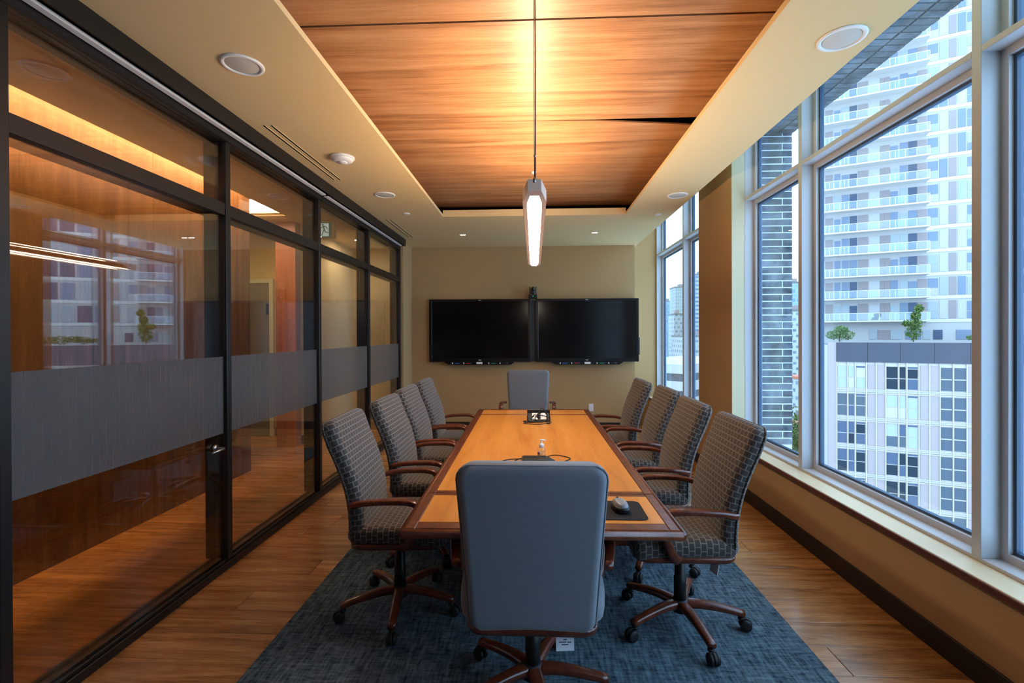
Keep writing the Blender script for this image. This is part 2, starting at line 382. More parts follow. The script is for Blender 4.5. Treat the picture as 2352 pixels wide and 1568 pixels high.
# ceiling: painted drywall around the timber opening
cl = MB()
cl.box(-2.06, -1.03, YN, YB, HC, HC+.03); cl.box(1.03, 1.55, YN, 7.75, HC, HC+.03); cl.box(-1.03, 1.03, 5.39, YB, HC, HC+.03); cl.box(-1.03, 1.03, YN, -3.0, HC, HC+.03)
cl.box(-1.03, 1.03, 5.39, 5.42, HC+.0301, HC+.075)        # end return of the opening
cl.box(1.53, 1.55, YN, 7.75, HC+.03, HP+.03)       # upstand beside the window pocket
cl.box(1.55, 2.12, YN, 7.75, HP, HP+.03)           # pocket top
S('ceiling', cl, MT['ceiling'])
pl = MB(); pl.box(-2.06, 1.53, YN, YB, 3.2, 3.22); pl.box(-1.5, -1.48, YN, YB, HC+.03, 3.2); pl.box(1.48, 1.5, YN, YB, HC+.03, 3.2); pl.box(-1.5, 1.5, 5.7, 5.72, HC+.03, 3.2); pl.box(-1.5, 1.5, -3.5, -3.48, HC+.03, 3.2)
S('trim_plenum', pl, MT['plenum'])

# timber ceiling panels
cp = empty('wood_ceiling_panels', (0, 0, 2.96), label='cherry wood veneer ceiling panels set into the opening above the table', cat='ceiling panel')
def cpanel(pts): return MB().poly(pts, 0, .010).build('panel', MT['ceil_wood'], cp)
cpanel([(-1.4, -3.3), (1.4, -3.3), (1.4, .2), (-1.4, .2)])
cpanel([(-1.4, .214), (1.4, .214), (1.4, 2.283), (-1.4, 2.283)])
cpanel([(-1.4, 2.297), (1.4, 2.297), (1.4, 3.372), (-.3, 3.372), (-1.4, 3.372)])
cpanel([(-1.4, 3.374), (-.3, 3.374), (.1, 3.379), (.5, 3.402), (1.4, 3.535), (1.4, 5.64), (-1.4, 5.64)])

# walls
wb = MB(); wb.box(-1.873, 1.518, YB, 7.78, 0, HC); wb.box(1.518, 2.12, 7.745, 7.78, 0, HP)
S('wall_back', wb, MT['wall'])
S('wall_left', MB().box(-2.055, -1.873, 6.777, YB+.4, 0, HC), MT['wall'])
S('wall_front', MB().box(-2.06, 2.12, YN-.06, YN, 0, HP), MT['corr_wood'])
wr = MB(); wr.box(1.84, 2.10, YN, 4.533, 0, .4177); wr.box(1.84, 2.10, 5.416, 7.745, 0, .4177); wr.box(1.84, 1.96, 4.533, 5.416, 0, HP); wr.box(1.96, 2.10, 4.556, 5.40, 0, HP)
wr.box(1.84, 2.10, YN, -.60, .4177, HP)  # unseen solid stretch added in place of more windows, to cut the daylight
S('wall_right', wr, MT['wall_tan'])
S('trim_1', MB().box(1.842, 1.959, 4.527, 4.5335, .448, HP), MT['reveal'])
S('trim_2', MB().box(1.842, 1.959, 5.4155, 5.422, .448, HP), MT['reveal'])
S('baseboard_right', MB().box(1.828, 1.84, YN, 7.745, 0, .113, .002), MT['baseboard'])
S('baseboard_back', MB().box(-1.873, 1.518, YB-.012, YB, 0, .113, .002), MT['baseboard'])
for k, (a, b) in enumerate(((-.60, 4.527), (5.422, 7.745))):
    s_ = S('trim_%d' % (3+k), MB().box(1.822, 2.10, a, b, .418, .4477, .003), MT['sill'])
    MB().box(1.812, 1.8225, a, b, .414, .4465, .003).build('nosing', MT['nosing'], s_)

# windows
def window(n, ys, y0, y1):
    """ys: mullion centres; y0,y1 the jambs"""
    X0, X1 = 1.959, 2.11
    root = tag(empty('window_%d' % n, (X0, y0, .4477)), kind='structure')
    def part(name, mb, m, par=root):
        for i, v in enumerate(mb.v): mb.v[i] = (v[0]-X0, v[1]-y0, v[2]-.4477) if par is root else v
        return mb.build(name, m, par)
    part('jamb', MB().box(X0, X1, y0, y0+.03, .4477, HP, .002), MT['winframe']); part('jamb', MB().box(X0, X1, y1-.03, y1, .4477, HP, .002), MT['winframe'])
    part('bottom_rail', MB().box(X0, X1, y0+.03, y1-.03, .4477, .464, .002), MT['winframe']); part('top_rail', MB().box(X0, X1, y0+.03, y1-.03, HP-.03, HP, .002), MT['winframe'])
    edges = [y0+.03]
    for yy in ys:
        part('mullion', MB().box(X0, X1, yy-.0235, yy+.0235, .464, HP-.03, .002), MT['winframe']); edges += [yy-.0235, yy+.0235]
    edges.append(y1-.03)
    for a, b in zip(edges[::2], edges[1::2]):
        part('transom', MB().box(X0, X1, a, b, 2.685, 2.715, .002), MT['winframe'])
        for z0, z1 in ((.464, 2.685), (2.715, HP-.03)):
            q = .034; sx0, sx1 = 2.043, 2.10
            sash = MB(); sash.box(sx0, sx1, a, a+q, z0, z1); sash.box(sx0, sx1, b-q, b, z0, z1); sash.box(sx0, sx1, a+q, b-q, z0, z0+q); sash.box(sx0, sx1, a+q, b-q, z1-q, z1)
            part('sash', sash, MT['winframe'])
            g = MB(); e = .014
            g.box(2.064, 2.092, a+q, a+q+e, z0+q, z1-q); g.box(2.064, 2.092, b-q-e, b-q, z0+q, z1-q); g.box(2.064, 2.092, a+q+e, b-q-e, z0+q, z0+q+e); g.box(2.064, 2.092, a+q+e, b-q-e, z1-q-e, z1-q)
            part('gasket', g, MT['gasket'])
            part('pane', MB().box(2.072, 2.080, a+q+e, b-q-e, z0+q+e, z1-q-e), MT['glass'])
window(1, (.7985, 2.201, 3.6045), -.60, 4.554)
window(2, (6.365,), 5.424, 7.740)

# brick reveal outside the big window
ext = tag(empty('wall_outside', (2.11, 4.6, .4)), kind='structure')
def ebox(name, m, x0, x1, y0, y1, z0, z1, b=0): return MB().box(x0-2.11, x1-2.11, y0-4.6, y1-4.6, z0-.4, z1-.4, b).build(name, m, ext)
ebox('mortar_bed', MT['mortar'], 2.105, 2.428, 4.604, 5.38, -.4, 3.34)
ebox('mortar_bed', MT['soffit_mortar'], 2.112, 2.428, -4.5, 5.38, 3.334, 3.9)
ebox('brick_sill', MT['brick'], 2.105, 2.424, -4.5, 5.38, -.4, .20)
z = .405; k = 0; pitch = .0646; rb = random.Random(5)
while z < 3.33:
    h = pitch-.010
    spans = ((2.108, 2.338), (2.347, 2.431)) if k % 2 else ((2.108, 2.431),)
    for a, b in spans: ebox('brick', MT['brick'], a, b, 4.600+rb.uniform(-.0015, .0015), 4.66, z, min(z+h, 3.335), .003)
    z += pitch; k += 1
y = 2.15
while y < 4.595:
    for a, b in ((2.108, 2.286), (2.295, 2.431)): ebox('brick', MT['brick'], a, b, y, min(y+.0575, 4.598), 3.330+rb.uniform(-.002, .002), 3.39, .003)
    y += .0675

# carpet inset
tag(MB().box(-1.25, 1.265, YN+.1, 6.0, 0.0005, .007, .002).build('carpet', MT['carpet']), 'dark blue-grey textured carpet under the table and chairs', 'carpet')

# ============================================================ GLAZED PARTITION AND CORRIDOR
XF, XR = -1.907, -2.055
pt = tag(empty('wall_partition', (XF, 0, 0)), kind='structure')
def pbox(name, m, x0, x1, y0, y1, z0, z1, b=.003, par=pt): return MB().box(x0-XF, x1-XF, y0, y1, z0, z1, b).build(name, m, par)
MY = [-3.495, -2.215, -.935, .345, 1.643, 2.912, 4.189, 5.472, 6.755]
for yy in MY: pbox('mullion', MT['black_frame'], XR, XF, yy-.0215, yy+.0215, .062, 2.66)
pbox('bottom_rail', MT['black_frame'], XR, XF, YN, 6.777, 0, .046); pbox('top_rail', MT['black_frame'], XR, XF, YN, 6.777, 2.66, HC)
for bx in (-1.925, -1.962, -2.02): pbox('glazing_bead', MT['black'], bx-.006, bx+.006, YN, 6.777, .046, .064)
for a, b in zip([YN-.02]+MY[:-1], MY):
    a2, b2 = a+.0215, b-.0215
    pbox('transom', MT['black_frame'], XR, XF-.006, a2, b2, 2.200, 2.277)
    for px in (-1.937, -1.988):
        pbox('pane', MT['pglass'], px-.003, px+.003, a2, b2, .06, 2.2, 0); pbox('pane', MT['pglass'], px-.003, px+.003, a2, b2, 2.277, 2.66, 0)
    pbox('frosted_film', MT['frost'], -1.9335, -1.9325, a2+.002, b2-.002, .848, 1.324, 0)
lv = MB(); lv.tube([(-.02, 2.80, .775), (.035, 2.80, .775), (.042, 2.79, .775), (.042, 2.69, .773)], .008, 8); lv.lathe([(.022, 0), (.022, .01)], 14, (-.02, 2.80, .775), 'x')
lv.build('door_lever', MT['chrome'], pt)

def blind(y0, y1, label):
    r = empty('roller_blind', (-1.80, y0, 2.70), label=label, cat='roller blind', group='roller blind cassettes above the glass partition')
    f = lambda n, m, x0, x1, a, b, z0, z1, bv=.002: MB().box(x0+1.80, x1+1.80, a-y0, b-y0, z0-2.70, z1-2.70, bv).build(n, m, r)
    f('fascia', MT['black'], -1.812, -1.80, y0, y1, 2.695, HC)
    f('back_plate', MT['black_frame'], -1.906, -1.898, y0, y1, 2.66, HC)
    f('end_cap', MT['black'], -1.898, -1.812, y0, y0+.006, 2.70, HC); f('end_cap', MT['black'], -1.898, -1.812, y1-.006, y1, 2.70, HC)
    f('hem_bar', MT['white_strip'], -1.889, -1.853, y0+.012, y1-.012, 2.699, 2.714)
    f('bottom_slot', MT['black_frame'], -1.850, -1.8125, y0+.006, y1-.006, 2.722, 2.728)
    MB().tube([(-.07, .01, .062), (-.07, y1-y0-.01, .062)], .022, 12).build('roller', MT['white_strip'], r)
blind(YN, 4.205, 'long black roller blind cassette with white hem, nearer half of the partition top')
blind(4.212, 6.66, 'short black roller blind cassette with white hem, ending by the far wall')

# corridor shell
ZC = 2.92
cc = MB(); cc.box(-2.774, -2.055, YN, 6.0, HC, HC+.03); cc.box(-3.03, -2.055, 6.0, 8.15, ZC, ZC+.03); cc.box(-5.6, -3.75, 4.9, 8.15, ZC, ZC+.03); cc.box(-3.75, -3.03, 5.75, 8.15, ZC, ZC+.03); cc.box(-3.75, -3.03, 4.9, 5.02, ZC, ZC+.03)
cc.box(-3.07, -2.774, YN, 5.0, 3.14, 3.17); cc.box(-2.784, -2.774, YN, 6.0, HC+.03, 3.14); cc.box(-3.03, -2.784, 5.0, 6.0, 3.1, 3.14)
S('ceiling_corridor', cc, MT['ceiling'])
cw = tag(empty('wall_corridor', (-3.07, 0, 0)), kind='structure')
yy = YN; kk = 0
while yy < 4.99:
    e = min(yy+1.1, 4.996); MB().box(0, .025, yy+.001, e-.001, 0, 3.14, .001).build('veneer_panel', MT['corr_wood'], cw); yy = e
MB().box(-.12, 0, YN, 4.99, 0, 3.14).build('core', MT['corr_wall'], cw)
MB().box(-.12, .025, 4.9901, 5.0, 0, ZC).build('end_panel', MT['corr_wood'], cw)
led = empty('cove_light', (-2.80, .7, 3.06), label='warm cove light strip hidden above the corridor wood wall', cat='cove light')
MB().box(-.012, .016, -4.6, 4.25, 0, .012).build('channel', MT['white'], led); MB().box(-.010, .012, -4.59, 4.24, -.004, -.0005).build('strip', MT['wash'], led)
S('wall_corridor_far', MB().box(-3.35, -2.055, 8.1, 8.15, 0, ZC), MT['corr_wall2'])
S('wall_corridor_side', MB().box(-3.35, -3.10, 6.20, 8.1, 0, ZC), MT['corr_wall2'])
S('wall_corridor_cross', MB().box(-5.6, -3.35, 6.75, 6.85, 0, ZC), MT['corr_wall'])
S('wall_corridor_end', MB().box(-5.65, -5.6, 4.8, 6.85, 0, ZC), MT['corr_wall'])
S('wall_corridor_near', MB().box(-5.6, -3.19, 4.85, 4.9, 0, ZC), MT['corr_wall'])
S('wall_corridor_back', MB().box(-3.1, -2.055, YN-.06, YN, 0, ZC), MT['corr_wall'])
S('trim_column', MB().box(-3.35, -3.085, 6.06, 6.198, 0, ZC, .002), MT['red_wood'])
S('baseboard_corridor', MB().box(-3.10, -3.088, 6.20, 8.1, 0, .113, .002), MT['baseboard'])
S('baseboard_corridor_cross', MB().box(-5.6, -3.35, 6.738, 6.75, 0, .113, .002), MT['baseboard'])
S('baseboard_corridor_far', MB().box(-3.088, -2.055, 8.088, 8.1, 0, .113, .002), MT['baseboard'])
d = tag(empty('door_1', (-4.2, 6.74, 0)), kind='structure')
MB().box(-.40, .40, -.03, .005, .005, 2.20, .003).build('leaf', MT['door_grey'], d)
fr = MB(); fr.box(-.46, -.40, -.045, .01, 0, 2.26, .003); fr.box(.40, .46, -.045, .01, 0, 2.26, .003); fr.box(-.40, .40, -.045, .01, 2.20, 2.26, .003); fr.build('frame', MT['reveal'], d)
MB().box(.36, .39, -.05, -.03, 1.75, 1.9, .003).build('hinge', MT['plastic'], d)
# corridor ceiling light in its well
cp2 = empty('ceiling_light', (-3.39, 5.36, ZC), label='bright square panel light in the corridor ceiling beside the wood wall', cat='ceiling light')
MB().box(-.34, .345, -.33, .33, .055, .065).build('diffuser', MT['panel_light'], cp2)
fr = MB(); fr.box(-.36, -.345, -.34, .39, 0, .09); fr.box(.345, .36, -.34, .39, 0, .09); fr.box(-.345, .345, -.34, -.33, 0, .09); fr.box(-.345, .345, .33, .39, .02, .09); fr.build('frame', MT['ceiling'], cp2)
for dx_, dy_, lab in ((-2.72, 7.29, 'small glowing downlight at the far end of the corridor ceiling'),):
  dl = empty('corridor_downlight', (dx_, dy_, ZC if dy_ > 6 else HC), label=lab, cat='downlight')
  MB().lathe([(.06, 0), (.06, -.006), (.048, -.008), (.048, 0)], 20).build('ring', MT['white'], dl); MB().lathe([(.045, -.002), (.045, -.004)], 20).build('lamp', MT['corr_lamp'], dl)

# exit sign hanging from the corridor ceiling
ex = empty('exit_sign', (-2.435, 5.41, HC), label='green and white running man exit sign hanging from the corridor ceiling', cat='exit sign')
MB().box(-.08, .03, -.03, .03, -.034, 0, .006).build('canopy', MT['white'], ex)
MB().box(-.155, .155, -.025, .025, -.232, -.034, .008).build('housing', MT['white'], ex)
MB().box(-.12, .12, -.028, -.025, -.218, -.045).build('green_panel', MT['exit_green'], ex)
pic = MB(); pic.box(-.02, .088, -.0295, -.028, -.204, -.057); pic.build('white_panel', MT['exit_white'], ex)
man = MB(); my = -.0312
def limb(pts, r): man.sweep([(x, my, zz) for x, zz in pts], r*2, .0016, (1, 0, 0) if abs(pts[0][1]-pts[-1][1]) > abs(pts[0][0]-pts[-1][0]) else (0, 0, 1), .3, 2)
man.lathe([(.0105, my), (.0105, my+.0016)], 14, (.018, 0, -.073), 'y')
limb([(.026, -.085), (.036, -.13)], .010); limb([(.036, -.126), (.022, -.160), (.006, -.196)], .006); limb([(.038, -.124), (.048, -.160)], .006); limb([(.046, -.158), (.085, -.163)], .005)
limb([(.024, -.092), (.004, -.108)], .005); limb([(.006, -.107), (-.014, -.112)], .005); limb([(.034, -.090), (.058, -.095)], .005); limb([(.056, -.095), (.074, -.122)], .005)
man.build('running_man', MT['exit_green'], ex)

# ============================================================ TABLE
TA = math.radians(-.67)
tb = empty('conference_table', (.0078, 3.15, 0), -TA, label='long conference table with honey maple top and dark cherry edging', cat='table')
tb.rotation_euler = (0, 0, math.radians(.67))
HW, Y0, Y1 = .509, -1.395, 1.395          # half width, near end, far end (local)
S1, S2 = -1.000, 1.105                    # seams between leaves
def slab(name, y0, y1, ex0, ex1):
    """a table leaf: cherry frame with inlaid maple field"""
    r = MB()
    bw = .040
    r.box(-HW, -HW+bw, y0, y1, .700, .740, .004); r.box(HW-bw, HW, y0, y1, .700, .740, .004)
    r.box(-HW+bw-.001, HW-bw+.001, y0, y0+ex0, .700, .740, .004); r.box(-HW+bw-.001, HW-bw+.001, y1-ex1, y1, .700, .740, .004)
    r.box(-HW+bw-.001, HW-bw+.001, y0+ex0-.001, y1-ex1+.001, .700, .734)
    e = r.build(name+'_edging', MT['tbl_edge'], tb)
    MB().box(-HW+bw, HW-bw, y0+ex0, y1-ex1, .732, .7402, .0008).build(name+'_inlay', MT['tbl_top'], tb)
slab('near_leaf', Y0, S1-.0012, .062, .030); slab('main_top', S1+.0012, S2-.0012, .034, .024); slab('far_leaf', S2+.0012, Y1, .024, .045)
bn = MB()
for a, b, ax in (((-HW-.004, Y0-.006), (HW+.004, Y0-.006), 'x'), ((-HW-.004, Y1+.006), (HW+.004, Y1+.006), 'x'), ((-HW-.004, Y0-.006), (-HW-.004, Y1+.006), 'y'), ((HW+.004, Y0-.006), (HW+.004, Y1+.006), 'y')):
    bn.tube([(a[0], a[1], .722), (b[0], b[1], .722)], .017, 10)
bn.build('bullnose', MT['tbl_edge'], tb)
for yy in (-.45, .60):
    MB().box(-.22, .22, yy-.25, yy+.25, .03, .70, .01).build('pedestal', MT['baseboard'], tb); MB().box(-.28, .28, yy-.32, yy+.32, .008, .03, .006).build('plinth', MT['baseboard'], tb)
MB().box(-.02, .02, -.2, .35, .45, .70, .004).build('stretcher_panel', MT['baseboard'], tb)

# ============================================================ CHAIRS
def chair_parts(root, fab, grey):
    W = .50 if not grey else .50
    # backrest ------------------------------------------------
    H = .60 if grey else .575; n = 22; zb = .415 if grey else .455
    def mid(s):
        if grey: return Vector((0, -.238 - .065*(s/H)**1.3, zb + s*.99))
        t = s/H; return Vector((0, -.165 - .025*t - .115*t**1.7 + .018*math.sin(PI*min(1, t*1.25)), zb + s*(.992)))
    rings = []; outline = []
    for i in range(n+1):
        q = i/n; s = H*(.6*(.5-.5*math.cos(PI*q)) + .4*q)
        rc = .05
        def edge(d, r): return r - math.sqrt(max(0, r*r-(r-min(d, r))**2))
        dt = min(H-s, rc); db_ = min(s, .03)
        wbot, wtop = (.440, .518) if grey else (.455, .480)
        w_ = wbot + (wtop-wbot)*(s/H) - 2*edge(max(dt, .0012), rc) - 2*edge(max(db_, .002), .03)
        th = .078 - 1.2*edge(max(min(H-s, .03), .001), .03) - edge(max(db_, .002), .03)
        th = max(th, .012)
        p0 = mid(s); tg = (mid(min(s+.01, H)) - mid(max(s-.01, 0))).normalized(); nb = Vector((0, -tg.z, tg.y))   # toward the rear
        ring = []
        for a, b in rrect(w_, th, .032, 4):
            bow = .012*(1-(2*a/w_)**2) if w_ > 0 else 0
            ring.append(p0 + Vector((a, 0, 0)) + nb*(-b - (bow if b > 0 else -bow*.6)*(-1 if b > 0 else 1)*(-1)))
        rings.append(ring); outline.append((p0, w_, nb))
    bk = MB().loft(rings); bko = bk.build('backrest', fab, root)
    pipe = [p + Vector((w_/2+.0005, 0, 0)) + nb*.016 for p, w_, nb in outline[1:]] + [p - Vector((w_/2+.0005, 0, 0)) + nb*.016 for p, w_, nb in outline[1:][::-1]]
    MB().tube(pipe, .0042, 6).build('piping', fab, bko)
    # seat ----------------------------------------------------
    rings = []; D0, D1 = (-.25 if grey else -.205), .275; m = 18
    for i in range(m+1):
        q = i/m; yy = D0 + (D1-D0)*q
        d = min(yy-D0, D1-yy); e = .04 - math.sqrt(max(0, .0016-(.04-min(max(d, .0008), .04))**2))
        w_ = (.455 + .045*q if not grey else .485 + .07*math.sin(PI*min(1, q*1.1+.05))) - 1.6*e; th = .088 - 1.5*e
        zc = .468 - .018*max(0, (q-.75)/.25)**2 + .004*math.sin(PI*q)
        rings.append([Vector((a, yy, zc + b + (.010*(1-(2*a/w_)**2) if b > 0 else 0))) for a, b in rrect(w_, max(th, .02), .034, 4)])
    so = MB().loft(rings).build('seat', fab, root)
    # timber seat pan
    pan = MB(); rings = []
    for z, sc in ((.404, .93), (.412, .985), (.428, 1.0), (.436, .99)):
        rings.append([(a*sc, (.0 if grey else .035)+b*sc, z-(.016 if grey else 0)) for a, b in rrect(.472, (.462 if not grey else .535), .06, 4)])
    pan.loft(rings); pan.build('seat_frame', MT['cherry'], root)
    # arms
    for sx in (-1, 1):
        x = sx*(.300 if grey else .262)
        path = bez([(x*.90, -.235 if grey else -.185, .628), (x*.985, -.10, .648), (x, .02, .656), (x, .115, .652), (x, .150, .628), (x*.995, .150, .57), (x*.97, .128, .50), (x*.93, .10, .445), (x*.88, .075, .425)], 5)
        nn = len(path)
        ws = [.034 + .014*min(1, i/(nn*.35)) if i < nn*.5 else .046 for i in range(nn)]; ts = [.026 if i < nn*.45 else .030 + .012*min(1, (i-nn*.45)/(nn*.3)) for i in range(nn)]
        MB().sweep(path, ws, ts, (1, 0, 0), .3, 2).build('armrest', MT['cherry'], root)
    MB().box(-.10, .10, -.10, .13, .365, .406, .012).build('tilt_mechanism', MT['plastic'], root)
    lever = MB().tube([(.08, .03, .385), (.20, .04, .383), (.235, .05, .375)], [.006, .006, .010], 8); lever.build('height_lever', MT['plastic'], root)
    MB().lathe([(.030, .10), (.030, .235), (.026, .24), (.026, .30), (.020, .305), (.020, .37)], 18).build('gas_column', MT['plastic'], root)
    MB().lathe([(.030, .062), (.042, .07), (.042, .12), (.034, .128)], 18).build('hub', MT['rubber'], root)
def leg_parts(root, a0):
    for k in range(5):
        a = math.radians(a0 + 72*k)
        path = bez([(.025, 0, .104), (.10, 0, .108), (.20, 0, .098), (.300, 0, .079)], 4)
        nn = len(path)
        lg = MB().sweep(path, [.056-.018*i/(nn-1) for i in range(nn)], [.040-.012*i/(nn-1) for i in range(nn)], (0, 1, 0), .38, 3).build('leg', MT['cherry'], root, rot=(0, 0, a))
        c = MB(); sw = .02
        c.lathe([(.008, .050), (.008, .070)], 10, (.285, 0, 0)); c.lathe([(.012, .062), (.015, .060), (.015, .052)], 12, (.285, 0, 0))
        for sy in (-1, 1): c.lathe([(.004, sy*.004), (.022, sy*.005), (.027, sy*.008), (.027, sy*.020), (.022, sy*.024), (.006, sy*.0245)], 18, (.285+sw, 0, .027), 'y')
        hood = []
        for i in range(9):
            t = -.2+PI*.85*i/8; hood.append((.285+sw+.030*math.cos(t), 0, .027+.030*math.sin(t)))
        c.sweep(hood, .012, .003, (0, 1, 0), .3, 2)
        c.build('caster', MT['rubber'], lg)
def set_legs(root, a0):
    L = [o for o in root.children if o.name.split('.')[0] == 'leg']
    for k, o in enumerate(L): o.rotation_euler = (0, 0, math.radians(a0+72*k))

GP = 'patterned swivel chairs along the table sides'
proto = empty('conference_chair'); chair_parts(proto, MT['fabric'], False); leg_parts(proto, 0)
spots = [  # x, y, yaw, leg angle, label
 (.725, 2.415, 90, -98, 'patterned fabric swivel armchair nearest the camera on the window side, by the mouse pad'),
 (.725, 3.085, 90, -60, 'patterned fabric swivel armchair on the window side, second from the camera'),
 (.745, 3.755, 90, -75, 'patterned fabric swivel armchair on the window side, third from the camera'),
 (.69, 4.375, 90, -90, 'patterned fabric swivel armchair on the window side, farthest from the camera'),
 (-.715, 2.50, -88, 294, 'patterned fabric swivel armchair nearest the camera on the glass partition side'),
 (-.715, 3.185, -90, 250, 'patterned fabric swivel armchair on the glass partition side, second from the camera'),
 (-.735, 3.80, -90, 270, 'patterned fabric swivel armchair on the glass partition side, third from the camera'),
 (-.735, 4.40, -90, 300, 'patterned fabric swivel armchair on the glass partition side, farthest from the camera')]
for i, (x, y, rz, a0, lab) in enumerate(spots):
    o = proto if i == 0 else copy_tree(proto)
    o.location = (x, y, .0072); o.rotation_euler = (0, 0, math.radians(rz)); tag(o, lab, 'chair', GP); set_legs(o, a0)
tg_ = MB().box(-.03, .03, -.001, .001, -.05, 0); tg_.build('care_tag', MT['paper'], proto, (-.20, -.10, .405), (.2, 0, .2))

g1 = empty('grey_conference_chair'); chair_parts(g1, MT['linen'], True); leg_parts(g1, 0)
g2 = copy_tree(g1)
GG = 'plain grey chairs at the table ends'
g1.location = (-.010, 1.925, .0072); tag(g1, 'plain blue-grey linen swivel chair seen from behind at the near end of the table', 'chair', GG); set_legs(g1, 140)
g2.location = (-.075, 5.50, .0072); g2.rotation_euler = (0, 0, PI); tag(g2, 'plain light grey swivel chair at the far end of the table below the screens', 'chair', GG); set_legs(g2, 40)
tg = MB().box(-.032, .032, -.0008, .0008, -.055, 0).build('care_tag', MT['paper'], g1, (.115, -.235, .390), (-.15, 0, .08))
tx = MB()
for k, (z, a, b) in enumerate(((-.018, -.006, .006), (-.026, -.022, .004), (-.027, .008, .022), (-.034, -.012, .012))): tx.box(a, b, -.0012, -.0009, z-.0016, z+.0016)
tx.build('printed_lines', MT['ink'], tg)

# ============================================================ THINGS ON THE TABLE
ZT = .7405
pd = MB().poly([(.33+a, 1.9525+b) for a, b in rrect(.222, .206, .026, 5)[1:]], ZT, ZT+.003)
tag(pd.build('mouse_pad', MT['pad']), 'black mouse pad on the near right corner of the table', 'mouse pad')
ms = empty('computer_mouse', (.347, 1.955, ZT+.003), math.radians(8), label='grey and black wireless mouse on the black mouse pad', cat='mouse')
def dome(w, l, h, z0, y0, name, m, exp=2.2):
    rings = []
    for j in range(9):
        q = j/8; zz = z0 + h*math.sin(q*PI/2); k = max(.02, (1-q**exp))**.5
        rings.append([(w/2*k*math.copysign(abs(math.cos(t))**.75, math.cos(t)), y0 + l/2*k*math.copysign(abs(math.sin(t))**.75, math.sin(t)) - .012*q, zz) for t in [2*PI*i/24 for i in range(24)]])
    return MB().loft(rings).build(name, m, ms)
dome(.066, .112, .026, 0, 0, 'base', MT['plastic'], 4); dome(.054, .108, .028, .012, 0, 'top_shell', MT['mouse_top'], 2.4)
MB().lathe([(.011, -.003), (.011, .003)], 14, (0, .034, .030), 'x').build('scroll_wheel', MT['rubber'], ms)

sb = empty('sanitizer_bottle', (.040, 2.745, ZT), label='clear hand sanitizer pump bottle with white top on the table', cat='bottle')
MB().lathe([(.0, 0), (.021, .001), (.023, .004), (.023, .055), (.020, .063), (.012, .068), (.012, .072)], 24).build('bottle', MT['gel'], sb)
MB().lathe([(.0, .004), (.0205, .005), (.0205, .040), (.0, .041)], 20).build('gel', MT['gel'], sb)
MB().lathe([(.0135, .066), (.0135, .086), (.009, .088), (.0045, .089), (.0045, .105)], 18).build('pump_collar', MT['pump'], sb)
MB().sweep([(-.010, 0, .108), (.006, 0, .109), (.020, 0, .107), (.026, 0, .104)], [.013, .013, .008, .006], [.006, .006, .006, .005], (0, 1, 0), .4, 2).build('pump_nozzle', MT['pump'], sb)
lab_ = MB(); rr = []
for z in (.012, .048): rr.append([(.0236*math.cos(t), .0236*math.sin(t), z) for t in [PI*1.02+PI*.42*i/8 for i in range(9)]])
lab_.loft(rr, closed=False, cap=False)
so_ = lab_.build('label_sticker', MT['label'], sb); so_.modifiers.new('thick', 'SOLIDIFY').thickness = .0004
lr = MB(); rr = []
for z in (.030, .042): rr.append([(.0242*math.cos(t), .0242*math.sin(t), z) for t in [PI*1.10+PI*.25*i/6 for i in range(7)]])
lr.loft(rr, closed=False, cap=False); lr.build('label_mark', MT['label_red'], so_)

def cable(name, pts, r=.0028, parent=None, n=8): return MB().tube(bez(pts, n), r, 6).build(name, MT['rubber'], parent)
# nearer data box: closed, low, black
b1 = empty('table_data_box', (.015, 2.64, ZT), label='low closed black cable box on the table beside the pump bottle', cat='cable box')
MB().poly([(-.09, 0), (.10, 0), (.10, .006), (.055, .030), (-.085, .030)], -.055, .055, 'y').build('housing', MT['plastic'], b1)
MB().box(-.080, .050, -.05, .05, .0302, .033, .001).build('lid', MT['bezel'], b1)
for k, P in enumerate(([(-.06, .04, .004), (-.10, .09, .003), (-.19, .05, .003), (-.225, -.06, .003)], [(-.05, .05, .004), (-.09, .10, .003), (-.13, .04, .003), (-.17, -.05, .003)], [(.09, .0, .004), (.13, .02, .003), (.19, .10, .003), (.15, .16, .003), (.10, .18, .003), (.05, .14, .003)])):
    cable('cable', P, .0026, b1)
# farther data box: lid up, sockets and a heap of cables
b2 = empty('table_power_box', (.035, 3.93, ZT), label='open black power box with white sockets and tangled cables on the table', cat='power box')
bx = MB(); bx.box(-.095, .095, -.045, .06, 0, .008, .002); bx.box(-.095, -.088, -.045, .06, .008, .05, .002); bx.box(.088, .095, -.045, .06, .008, .045, .002); bx.box(-.095, .095, .052, .06, .008, .085, .002); bx.build('housing', MT['plastic'], b2)
face = MB().poly([(-.042, .010), (.050, .055), (.050, .058), (-.042, .014)], -.087, .087, 'x').build('socket_panel', MT['plastic'], b2)
for sx, sy in ((-.03, .0), (.04, .0), (-.03, 1), (.04, 1)):
    y0 = -.030 + sy*.042; z0 = .0195 + sy*.0205
    MB().poly([(y0, z0), (y0+.034, z0+.0166), (y0+.034, z0+.0186), (y0, z0+.002)], sx-.024, sx+.024, 'x').build('socket', MT['white'], b2)
MB().box(-.014, .004, -.02, .01, .03, .062, .003).build('plug', MT['rubber'], b2)
pts = []
